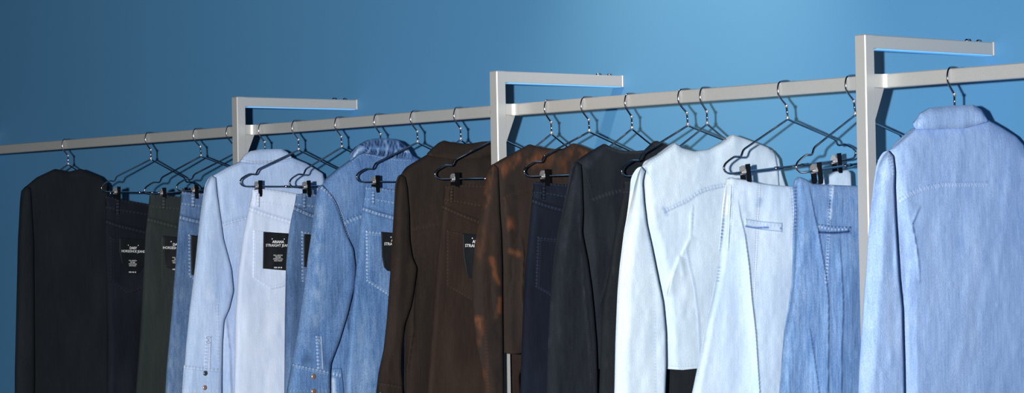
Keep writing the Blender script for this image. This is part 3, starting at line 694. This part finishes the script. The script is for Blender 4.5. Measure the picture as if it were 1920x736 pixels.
co = panel('collar', D[K], root, fr, [(801, 289), (812, 277), (824, 267), (833, 263), (845, 266), (870, 269), (888, 268), (905, 265), (922, 264), (930, 272), (936, 286)], [(803, 291)], [(938, 290)], [(803, 291), (850, 298), (900, 296), (938, 290)], th=.014, c=.012, step=2, top=.4, wear=[([(803, 291), (850, 298), (900, 296)], 2.5, .3, '')], folds=[([(833, 266), (815, 286)], 4, .003), ([(905, 266), (915, 288)], 5, .004)])
sl = panel('sleeve', D[K], root, fr, [(747, 336), (752, 327), (760, 332)], [(743, 350), (739, 400), (736, 450), (732, 520), (726, 600), (720, 655), (710, 700), (706, 736), (702, 800)], [(764, 352), (768, 400), (769, 450), (774, 482), (783, 502), (777, 545), (772, 573), (759, 609), (754, 650), (753, 690), (757, 736), (758, 800)], th=.030, c=.044, step=2.2, back=.25,
     folds=[([(752, 380), (748, 520), (736, 660)], 10, .006), ([(768, 480), (762, 560)], 6, -.005), ([(738, 600), (735, 700)], 5, -.003), ([(716, 716), (756, 722)], 3, .003)], wear=[([(750, 350), (744, 520)], 10, .15, 'n'), ([(765, 400), (766, 490)], 3, -.4, '')])
cs = patch('cuff', D[K], root, sl, [(709, 715), (755, 722)], [(704, 790)], [(758, 795)], None, h=.004, wear=[([(709, 717), (755, 724)], 3, .3, 'p')])
st.run(cs, [(711, 719), (754, 726)]); button(cs, 715, 737, .008, m_pewter, root.children[-1], 'button'); st.done()
panel('sleeve', D[K], root, fr, [(962, 302), (980, 315), (984, 326)], [(964, 400), (968, 850)], [(990, 380), (1004, 500), (1010, 850)], th=.012, c=-.006, step=4)
# ================================================================ cocoa jeans
fr = hanger('clip', 935, (815, 327), label='wire trouser hanger with chrome clip in front of the dark brown jacket', group=G_TR)
jeans(fr, 'cocoa brown jeans with a black card, in front of the dark brown jacket', 'cocoa', 'brown',
      [(834, 349), (850, 347), (880, 346), (912, 348), (970, 352), (1030, 352)], [(833, 365), (829, 400), (825, 450), (816, 540), (808, 640), (802, 736), (792, 1000)], [(1034, 450), (1036, 560), (1004, 660), (974, 700), (977, 760), (975, 1000)],
      waist=[(832, 376), (862, 380), (905, 388), (1032, 398)], yoke=[(829, 387), (862, 402), (905, 419), (1032, 436)], loops=[(847, 352, 380, 6.5)],
      pocket={'p': [(838, 431), (925, 447), (925, 575), (884, 562), (838, 537)], 'w': .35, 'card': {'T': [(867, 437), (920, 441)], 'L': [(869, 480), (874, 510), (880, 520)], 'R': [(920, 480), (918, 505), (912, 521)], 'B': [(880, 520), (895, 523), (912, 521)], 'n1': 'ARIANA', 'n2': 'STRAIGHT JEANS', 'o': (898, 472), 'sc': 1.}},
      folds=[([(822, 500), (808, 736)], 10, .004), ([(858, 580), (850, 900)], 14, .004)])
# ================================================================ rust jacket
fr = hanger('shirt', 1034, None, label='wire hanger in the neckline of the rust stained jacket', group=G_JK)
root = garment('denim_jacket', fr, 'collarless brown denim jacket with rust stains, sleeve hanging over the middle post', 'jacket', G_JA)
NS[0] = 1.; K = 'rust'; st = Stitch(fr, root, TH['brown'])
yk = [(938, 374), (950, 370), (968, 363), (1010, 352), (1080, 350)]
bd = panel('jacket_body', D[K], root, fr, [(926, 307), (958, 290), (994, 270), (1006, 274), (1022, 277), (1040, 279), (1058, 278), (1077, 268), (1104, 278), (1130, 292), (1142, 304)], [(930, 380), (936, 450), (941, 530), (942, 600), (943, 661)], [(1146, 350), (1150, 450), (1154, 560), (1156, 664)], [(943, 661), (965, 663), (980, 661), (1156, 664)], th=.028, step=2.2,
     folds=[seam(yk), ([(955, 380), (957, 440), (961, 480)], 6, .008), ([(978, 440), (983, 475), (980, 545), (983, 600), (981, 650)], 3.5, .008, 's'), ([(958, 478), (960, 520), (952, 560)], 4, -.006), ([(970, 372), (972, 460)], 6, -.005), ([(1052, 285), (1050, 340)], 5, .003), ([(1030, 283), (1015, 330)], 7, -.003), ([(945, 650), (982, 652)], 3, .002)],
     wear=[([(940, 320), (975, 296), (1010, 300)], 13, .75, 'n'), ([(985, 300), (1060, 300)], 22, .4, 'n'), ([(1078, 280), (1110, 296)], 12, .9, 'n'), ([(1066, 288), (1060, 320)], 7, .5, 'n'), ([(945, 372), (965, 364)], 4, .8, 'pn'), ([(962, 350), (966, 372)], 6, -.4, 'n'), ([(957, 420), (961, 450), (966, 474)], 6, 1.1, 'n'), ([(950, 378), (957, 410)], 6, .6, 'n'), ([(963, 590), (964, 640)], 10, -.2, 'n'), ([(957, 470), (972, 476)], 5, .8, '')])
st.run(bd, yk, off=2); st.run(bd, yk, off=-2); st.run(bd, [(996, 276), (1022, 282), (1040, 284), (1058, 283), (1074, 275)])
st.run(bd, [(949, 656), (965, 658), (981, 656)])
sl = panel('sleeve', D[K], root, fr, [(917, 318), (926, 307), (934, 314)], [(911, 345), (904, 390), (896, 430), (890, 465), (886, 515), (887, 575), (893, 640), (905, 697), (909, 736), (912, 850)], [(936, 350), (938, 400), (941, 436), (943, 500), (943, 558), (944, 640), (945, 736), (945, 850)], th=.028, c=.020, step=2.0, back=.25,
     folds=[([(916, 345), (908, 450), (903, 540)], 9, .006), ([(928, 420), (932, 520), (928, 600)], 6, .006), ([(918, 500), (922, 560), (926, 590)], 4, -.006), ([(893, 560), (903, 600)], 5, -.004), ([(912, 620), (914, 736)], 3, .0025)],
     wear=[([(922, 316), (912, 380)], 11, .55, 'n'), ([(900, 420), (900, 480)], 10, .3, 'n'), ([(922, 485), (927, 510), (936, 530)], 5, .95, 'n'), ([(938, 560), (934, 595)], 5, .8, 'n'), ([(896, 600), (904, 620)], 8, .9, 'n'), ([(900, 640), (906, 700)], 8, .3, 'n'), ([(930, 610), (932, 736)], 9, -.5, 'n'), ([(912, 600), (914, 736)], 2, .3, 'p'), ([(946, 640), (946, 736)], 2, .6, 'n')])
st.run(sl, [(911, 640), (913, 690), (914, 736)], sm=.05)
st.run(bd, [(934, 312), (940, 330), (942, 352), (941, 372)]); st.done()
panel('sleeve', D[K], root, fr, [(1126, 290), (1142, 304), (1146, 316)], [(1126, 400), (1128, 850)], [(1152, 380), (1166, 500), (1170, 850)], th=.012, c=-.006, step=4, wear=[([(1128, 560), (1126, 620)], 10, .6, 'n')])
NS[0] = .4
# ================================================================ blue black jeans
fr = hanger('clip', 1105, (982, 322), label='wire trouser hanger in front of the rust stained jacket', group=G_TR)
jeans(fr, 'blue black jeans between the rust stained jacket and the faded black jacket', 'navy', 'navy',
      [(1001, 340), (1020, 342), (1062, 346), (1130, 352), (1205, 350)], [(1000, 358), (997, 385), (992, 440), (985, 510), (981, 590), (976, 736), (970, 1000)], [(1210, 420), (1212, 600), (1204, 1000)],
      waist=[(1000, 362), (1030, 365), (1062, 371), (1208, 385)], yoke=[(998, 376), (1025, 386), (1055, 394), (1208, 420)], loops=[(1020, 345, 374, 6.5)],
      pocket={'p': [(1008, 443), (1095, 450), (1095, 560), (1045, 562), (1004, 538)], 'w': .5}, folds=[([(1000, 560), (994, 736)], 10, .004)])
# ================================================================ faded black jacket
fr = hanger('shirt', 1185, None, label='wire hanger in the neckline of the faded black jacket', group=G_JK)
root = garment('denim_jacket', fr, 'collarless faded black denim jacket, left of the bleached jacket', 'jacket', G_JA)
K = 'black'; st = Stitch(fr, root, TH['black'])
yk = [(1112, 374), (1136, 365), (1161, 358), (1210, 352), (1270, 356)]
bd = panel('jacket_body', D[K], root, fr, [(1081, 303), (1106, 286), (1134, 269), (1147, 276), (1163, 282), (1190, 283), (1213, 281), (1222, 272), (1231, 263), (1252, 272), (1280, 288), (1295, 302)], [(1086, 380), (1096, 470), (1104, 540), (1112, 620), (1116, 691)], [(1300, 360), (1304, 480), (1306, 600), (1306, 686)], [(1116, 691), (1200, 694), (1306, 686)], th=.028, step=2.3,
     folds=[seam(yk), ([(1112, 380), (1116, 440), (1122, 500)], 7, .006), ([(1145, 500), (1132, 545), (1121, 575)], 4, .006, 'r'), ([(1135, 440), (1142, 480)], 6, -.005), ([(1150, 380), (1156, 440)], 8, .004)],
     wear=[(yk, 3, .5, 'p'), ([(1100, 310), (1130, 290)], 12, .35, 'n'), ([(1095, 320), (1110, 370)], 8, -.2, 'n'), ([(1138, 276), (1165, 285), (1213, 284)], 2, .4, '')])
stitched(st, bd, yk); st.run(bd, [(1136, 275), (1163, 287), (1190, 288), (1214, 286)])
sl = panel('sleeve', D[K], root, fr, [(1074, 318), (1081, 303), (1090, 309)], [(1070, 338), (1062, 370), (1054, 405), (1046, 440), (1038, 500), (1032, 570), (1028, 650), (1026, 736), (1024, 850)], [(1092, 345), (1094, 400), (1092, 436), (1103, 490), (1110, 540), (1114, 579), (1119, 640), (1121, 700), (1121, 850)], th=.030, c=.042, step=2.1, back=.25,
     folds=[([(1076, 350), (1066, 470), (1058, 600)], 12, .006), ([(1086, 440), (1097, 560), (1105, 650), (1112, 736)], 3, .003), ([(1040, 600), (1052, 700), (1058, 760)], 6, -.004)],
     wear=[([(1084, 400), (1090, 470), (1096, 558), (1104, 648), (1112, 736)], 2, .55, 'n'), ([(1066, 420), (1058, 640)], 14, .25, 'n'), ([(1033, 570), (1030, 650)], 4, .4, 'n'), ([(1078, 316), (1074, 340)], 7, .4, 'n')])
st.run(sl, [(1102, 600), (1108, 660), (1114, 736)]); st.run(bd, [(1090, 308), (1098, 326), (1106, 350), (1111, 374)]); st.done()
panel('sleeve', D[K], root, fr, [(1278, 286), (1295, 302), (1299, 314)], [(1276, 400), (1276, 690)], [(1304, 380), (1312, 500), (1304, 690)], th=.012, c=-.006, step=4)
# ================================================================ black trousers
fr = hanger('clip', 1290, (1165, 322), label='wire trouser hanger half hidden by the shoulder of the bleached jacket', group=G_TR)
jeans(fr, 'plain black trousers hidden behind the bleached jacket, showing below its hem', 'coal', 'black',
      [(1171, 340), (1190, 337), (1240, 340), (1320, 345), (1398, 342)], [(1168, 365), (1161, 405), (1151, 455), (1144, 505), (1132, 560), (1128, 620), (1124, 736), (1118, 1000)], [(1402, 450), (1404, 700), (1395, 1000)],
      waist=[(1168, 362), (1200, 362), (1300, 368), (1400, 368)], th=.012, cat='trousers', name='trousers', body='trouser_legs', group='trousers clipped by the waistband to wire hangers',
      wear=[([(1152, 500), (1140, 600), (1136, 736)], 4, .5, 'n')])
# ================================================================ bleached jacket
fr = hanger('shirt', 1326, None, label='wire hanger in the neckline of the bleached jacket', group=G_JK)
root = garment('denim_jacket', fr, 'collarless almost white bleached denim jacket, right of the faded black one', 'jacket', G_JA)
K = 'white'; st = Stitch(fr, root, TH['white'])
yk = [(1246, 395), (1268, 385), (1291, 374), (1305, 363), (1322, 355), (1356, 347), (1420, 350)]
prc = [(1297, 400), (1296, 440), (1287, 466), (1294, 500), (1303, 538), (1310, 599), (1313, 664), (1314, 690)]
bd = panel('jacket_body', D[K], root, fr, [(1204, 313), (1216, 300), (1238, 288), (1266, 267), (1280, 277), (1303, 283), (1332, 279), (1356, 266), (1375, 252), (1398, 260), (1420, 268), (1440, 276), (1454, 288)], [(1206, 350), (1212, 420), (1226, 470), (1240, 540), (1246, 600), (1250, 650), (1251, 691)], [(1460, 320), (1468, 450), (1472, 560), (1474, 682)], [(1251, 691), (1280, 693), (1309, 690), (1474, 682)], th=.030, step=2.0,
     folds=[seam(yk), seam(prc, 4, .001), ([(1274, 478), (1262, 510), (1250, 555)], 5, .0045, 'r'), ([(1298, 440), (1284, 462), (1276, 478)], 5, .003, 'r'), ([(1300, 382), (1298, 430)], 5, .0025, 's'), ([(1268, 500), (1284, 540), (1276, 600)], 12, .005), ([(1292, 560), (1284, 600)], 8, -.004), ([(1222, 380), (1232, 430)], 8, .004), ([(1311, 290), (1306, 340)], 6, .0025), ([(1252, 682), (1300, 683)], 3, .0012), ([(1275, 480), (1283, 520)], 5, .006), ([(1220, 440), (1238, 510)], 5, -.004)],
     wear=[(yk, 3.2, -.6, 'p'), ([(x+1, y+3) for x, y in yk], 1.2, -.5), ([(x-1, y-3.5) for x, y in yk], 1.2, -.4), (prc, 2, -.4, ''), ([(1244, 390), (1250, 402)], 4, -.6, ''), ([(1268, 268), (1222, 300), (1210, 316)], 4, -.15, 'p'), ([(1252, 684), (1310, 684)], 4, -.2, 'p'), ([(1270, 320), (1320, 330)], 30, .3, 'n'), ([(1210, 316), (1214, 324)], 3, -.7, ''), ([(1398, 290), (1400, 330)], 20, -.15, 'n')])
stitched(st, bd, yk); st.run(bd, prc, off=1.5); st.run(bd, prc, off=-1.5)
st.run(bd, [(1268, 272), (1281, 282), (1303, 288), (1332, 284), (1356, 272), (1374, 258)], sm=.008); st.run(bd, [(1266, 274), (1240, 292), (1220, 305), (1211, 318)]); st.run(bd, [(1262, 270), (1238, 288), (1218, 301)], off=2)
st.run(bd, [(1252, 685), (1280, 687), (1309, 684)]); st.run(bd, [(1212, 318), (1224, 338), (1236, 362), (1243, 392)]); st.run(bd, [(1218, 318), (1230, 340), (1241, 364), (1246, 386)])
sl = panel('sleeve', D[K], root, fr, [(1196, 324), (1203, 312), (1210, 320)], [(1189, 350), (1180, 390), (1171, 436), (1163, 500), (1159, 545), (1155, 640), (1153, 736), (1150, 860)], [(1205, 340), (1208, 380), (1213, 420), (1222, 460), (1234, 520), (1244, 567), (1249, 620), (1250, 680), (1248, 736), (1244, 860)], th=.034, c=.046, step=2.0, back=.25,
     folds=[([(1198, 340), (1192, 480), (1190, 640)], 16, .006), ([(1222, 500), (1228, 600), (1228, 736)], 8, -.003), ([(1176, 440), (1168, 600)], 5, -.002)],
     wear=[([(1216, 440), (1224, 520), (1228, 600), (1229, 736)], 2.4, -.35, 'p'), ([(1188, 360), (1172, 440), (1162, 560), (1158, 736)], 3, .5, ''), ([(1162, 600), (1160, 736)], 3, -.2, 'p')])
st.run(sl, [(1218, 450), (1225, 520), (1229, 600), (1230, 736)]); st.done()
panel('sleeve', D[K], root, fr, [(1447, 281), (1455, 289), (1461, 297)], [(1446, 340), (1450, 500), (1452, 800)], [(1466, 325), (1475, 352), (1486, 450), (1490, 600), (1492, 800)], th=.014, c=-.002, step=2.6, wear=[([(1448, 292), (1450, 350)], 2, -.4, 'p')], folds=[([(1450, 290), (1452, 350)], 4, .003)])
# ================================================================ bleached trousers
G_T = 'trousers clipped by the waistband to wire hangers'
fr = hanger('clip', 1477, (1357, 316), label='wire trouser hanger tilted down to the room, holding the bleached trousers', group=G_TR)
cd_ = [(1424, 346), (1422, 380), (1420, 412), (1419, 450), (1416, 500), (1414, 550)]
legl = [(1384, 372), (1390, 410), (1397, 436), (1405, 500), (1410, 560), (1417, 620), (1421, 680), (1425, 736), (1428, 800)]
root, sf = jeans(fr, 'bleached pale blue trousers with a welt back pocket, in front of the bleached jacket', 'bleach', 'white',
      [(1363, 336), (1372, 332), (1384, 335), (1400, 337), (1424, 343), (1456, 347), (1490, 349), (1522, 346), (1548, 334), (1568, 321), (1590, 318), (1596, 324)], [(1361, 350), (1356, 385), (1353, 420), (1348, 480), (1344, 517), (1336, 560), (1326, 600), (1315, 660), (1299, 736), (1262, 860), (1240, 1000)], [(1600, 400), (1610, 500), (1600, 700), (1590, 1000)],
      folds=[(legl, 12, .006, 's'), ([(1398, 437), (1406, 500), (1411, 560), (1418, 620), (1425, 736), (1430, 800)], 5, .009, 's'), ([(1372, 345), (1369, 400), (1366, 470)], 4, .007, 's'), ([(1362, 345), (1358, 420), (1350, 480)], 4, .004), ([(1400, 352), (1404, 400)], 6, -.003), ([(1368, 520), (1362, 736)], 12, .006), ([(1450, 460), (1456, 640), (1452, 800)], 18, .006), ([(1440, 520), (1446, 800)], 8, -.003), ([(1340, 600), (1325, 736)], 10, -.004)],
      wear=[([(1359, 350), (1356, 410), (1350, 470)], 2.6, -.35, 'p'), ([(1364, 345), (1362, 400)], 2, .8, ''), ([(1356, 412), (1355, 432), (1352, 446)], 3, -.8, 'p'), ([(1349, 500), (1346, 530)], 3, -.6, 'p'), ([(1424, 374), (1422, 384)], 5, -.6, ''), (cd_, 2.2, .4, ''), ([(1486, 352), (1488, 450)], 2.4, -.4, 'p'), ([(1380, 600), (1440, 736)], 30, .1, 'n')],
      th=.020, step=1.9, cat='trousers', name='trousers', body='trouser_legs', group=G_T)
st = Stitch(fr, root, TH['white'])
st.run(sf, cd_, off=2); st.run(sf, cd_, off=-2); st.run(sf, [(1482, 352), (1486, 400), (1486, 470)]); st.run(sf, [(1374, 345), (1371, 400), (1368, 440)], off=2)
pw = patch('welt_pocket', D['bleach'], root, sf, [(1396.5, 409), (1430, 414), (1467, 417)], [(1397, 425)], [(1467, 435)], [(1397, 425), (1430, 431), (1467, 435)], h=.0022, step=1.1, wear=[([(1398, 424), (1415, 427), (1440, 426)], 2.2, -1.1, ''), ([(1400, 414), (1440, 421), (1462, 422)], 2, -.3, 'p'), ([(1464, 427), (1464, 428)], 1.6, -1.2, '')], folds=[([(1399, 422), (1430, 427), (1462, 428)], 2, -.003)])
for q in ([(1398, 411), (1430, 416), (1466, 419)], [(1398, 424), (1430, 430), (1466, 433)], [(1466, 419), (1466, 433)]): st.run(pw, q, dash=2.6, gap=.8, r=.0007)
st.mat = TH['blue']; st.done()
# ================================================================ sky blue trousers
fr = hanger('clip', 1604, (1492.5, 314), label='wire trouser hanger with a bright chrome clip beside the right post', group=G_TR)
cd_ = [(1559, 346), (1556, 385), (1554, 415), (1553, 450), (1551, 490), (1549, 530)]
root, sf = jeans(fr, 'sky blue flared trousers with a welt back pocket, just left of the right post', 'sky', 'cream',
      [(1491, 338), (1500, 331), (1512, 336), (1524, 344), (1555, 346), (1604, 348), (1680, 346), (1704, 338)], [(1489, 352), (1492, 395), (1490, 440), (1488, 500), (1486, 540), (1480, 580), (1472, 625), (1463, 736), (1455, 850), (1440, 1000)], [(1712, 420), (1722, 520), (1724, 700), (1720, 1000)],
      folds=[([(1517, 345), (1527, 399), (1535, 432), (1543, 481), (1550, 521), (1554, 560), (1554, 620), (1553, 736), (1552, 850)], 12, .011, 's'), ([(1498, 345), (1510, 420), (1522, 520), (1530, 640)], 12, .006), ([(1575, 446), (1578, 500), (1582, 570), (1579, 640), (1578, 736), (1578, 800)], 6, .007, 's'), ([(1518, 610), (1529, 680), (1536, 736), (1540, 790)], 5, .006, 's'), ([(1596, 460), (1600, 736)], 10, .005), ([(1490, 480), (1486, 600)], 8, .003)],
      wear=[([(1492, 350), (1491, 430)], 2.6, -.7, 'p'), (cd_, 1.8, .8, 'p'), ([(1562, 350), (1559, 385), (1557, 410)], 1.6, .8, ''), ([(1556, 412), (1550, 530)], 3, -.5, 'p'), ([(1505, 420), (1500, 600)], 10, .35, 'n'), ([(1530, 420), (1600, 425)], 30, -.25, 'n'), ([(1556, 376), (1556, 386)], 5, -.7, ''), ([(1545, 380), (1600, 380)], 24, -.2, 'n'), ([(1480, 640), (1470, 736)], 18, .25, 'n')],
      th=.022, step=1.9, cat='trousers', name='trousers', body='trouser_legs', group=G_T)
st = Stitch(fr, root, TH['cream']); st.run(sf, cd_, off=2.2); st.run(sf, [(x-2, y) for x, y in cd_], off=-1)
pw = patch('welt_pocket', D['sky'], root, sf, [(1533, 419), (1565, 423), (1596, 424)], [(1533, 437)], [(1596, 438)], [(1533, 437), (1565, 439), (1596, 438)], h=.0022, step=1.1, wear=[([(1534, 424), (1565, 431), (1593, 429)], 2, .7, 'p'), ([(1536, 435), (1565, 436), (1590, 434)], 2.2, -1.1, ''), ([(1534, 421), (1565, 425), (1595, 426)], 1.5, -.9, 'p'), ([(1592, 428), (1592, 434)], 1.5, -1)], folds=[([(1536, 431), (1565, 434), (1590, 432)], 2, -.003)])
st.done()
# ================================================================ cornflower jacket on the right
fr = hanger('shirt', 1790, None, label='wire hanger of the cornflower jacket at the right side of the photo', group=G_JK)
root = garment('denim_jacket', fr, 'light cornflower blue denim jacket whose sleeve overlaps the right post', 'jacket', G_JA)
K = 'peri'; st = Stitch(fr, root, TH['white'])
yk = [(1686, 377), (1693, 372), (1710, 363), (1728, 355), (1770, 346), (1850, 346)]
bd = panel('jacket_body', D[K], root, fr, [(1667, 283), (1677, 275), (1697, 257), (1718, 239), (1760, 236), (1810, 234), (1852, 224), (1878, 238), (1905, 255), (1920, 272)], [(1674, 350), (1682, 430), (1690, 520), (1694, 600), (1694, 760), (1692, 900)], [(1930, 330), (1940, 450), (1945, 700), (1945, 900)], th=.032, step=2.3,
     folds=[seam(yk, 7), ([(1727, 385), (1711, 420), (1716, 445), (1722, 480), (1726, 530)], 5, .009, 's'), ([(1698, 550), (1692, 587)], 5, .006, 's'), ([(1704, 400), (1700, 520), (1706, 700)], 8, .005), ([(1716, 540), (1708, 640), (1716, 736)], 7, -.004), ([(1700, 270), (1716, 320)], 10, .004)],
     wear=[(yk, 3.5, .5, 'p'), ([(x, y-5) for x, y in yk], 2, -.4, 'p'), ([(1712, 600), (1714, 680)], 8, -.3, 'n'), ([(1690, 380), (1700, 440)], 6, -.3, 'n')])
stitched(st, bd, yk, 7); st.run(bd, [(1673, 283), (1690, 312), (1680, 338), (1684, 370)])
panel('collar', D[K], root, fr, [(1718, 240), (1720, 226), (1727, 212), (1745, 202), (1785, 198), (1825, 196), (1842, 206), (1852, 224)], [(1719, 242)], [(1853, 228)], [(1719, 242), (1760, 242), (1810, 240), (1853, 228)], th=.018, c=.014, step=2, top=.4, wear=[([(1722, 234), (1732, 216), (1780, 206), (1830, 204)], 2, .5, 'p')])
sl = panel('sleeve', D[K], root, fr, [(1654, 295), (1666, 282), (1675, 292)], [(1646, 312), (1640, 345), (1635, 385), (1630, 430), (1626, 500), (1622, 545), (1617, 620), (1613, 680), (1611, 736), (1608, 850)], [(1678, 320), (1677, 350), (1679, 400), (1682, 450), (1686, 520), (1692, 575), (1693, 620), (1695, 680), (1696, 736), (1696, 850)], th=.034, c=.046, step=2.0, back=.25,
     folds=[([(1660, 320), (1656, 460), (1650, 640)], 16, .006), ([(1672, 400), (1674, 540)], 6, -.004), ([(1640, 480), (1632, 640)], 8, -.003), ([(1666, 560), (1670, 700)], 8, .004)],
     wear=[([(1660, 300), (1650, 380)], 10, .3, 'n'), ([(1636, 520), (1626, 700)], 12, .3, 'n'), ([(1667, 288), (1674, 306), (1676, 330)], 2.4, .7, 'p'), ([(1664, 292), (1671, 310)], 2, -.6, 'p')])
st.run(sl, [(1663, 290), (1670, 306), (1674, 330)]); st.done()
panel('sleeve', D[K], root, fr, [(1905, 256), (1920, 272), (1926, 284)], [(1906, 400), (1908, 850)], [(1935, 340), (1950, 500), (1955, 850)], th=.014, c=-.006, step=4)
# ================================================================ lights
def light(name, typ, loc, aim, energy, color, **k):
    ld = bpy.data.lights.new(name, typ); ld.energy = energy; ld.color = color
    for a, b in k.items(): setattr(ld, a, b)
    o = bpy.data.objects.new(name, ld); C.objects.link(o); o.location = loc
    o.rotation_euler = (Vector(aim)-Vector(loc)).to_track_quat('-Z', 'Y').to_euler(); return o
fl = CAM-RT*.26+UP*.035
aim = Frame(-1.6).un(np.array(380.), np.array(240.), np.array(0.))
light('camera_flash', 'SPOT', tuple(fl), tuple(aim), 2080, (1., .98, .95), shadow_soft_size=.03, spot_size=math.radians(76), spot_blend=1.)
light('ceiling_spot', 'SPOT', (.62, -.95, 3.1), (.34, 0, 1.95), 100, (1., .68, .44), shadow_soft_size=.05, spot_size=math.radians(58), spot_blend=1.)
W = bpy.data.worlds.new('world'); bpy.context.scene.world = W; W.use_nodes = True
W.node_tree.nodes['Background'].inputs[0].default_value = (.45, .68, 1., 1); W.node_tree.nodes['Background'].inputs[1].default_value = .028
sc = bpy.context.scene
sc.view_settings.view_transform = 'Standard'; sc.view_settings.look = 'None'; sc.view_settings.gamma = 1; sc.view_settings.use_curve_mapping = False
sc.view_settings.exposure = .10
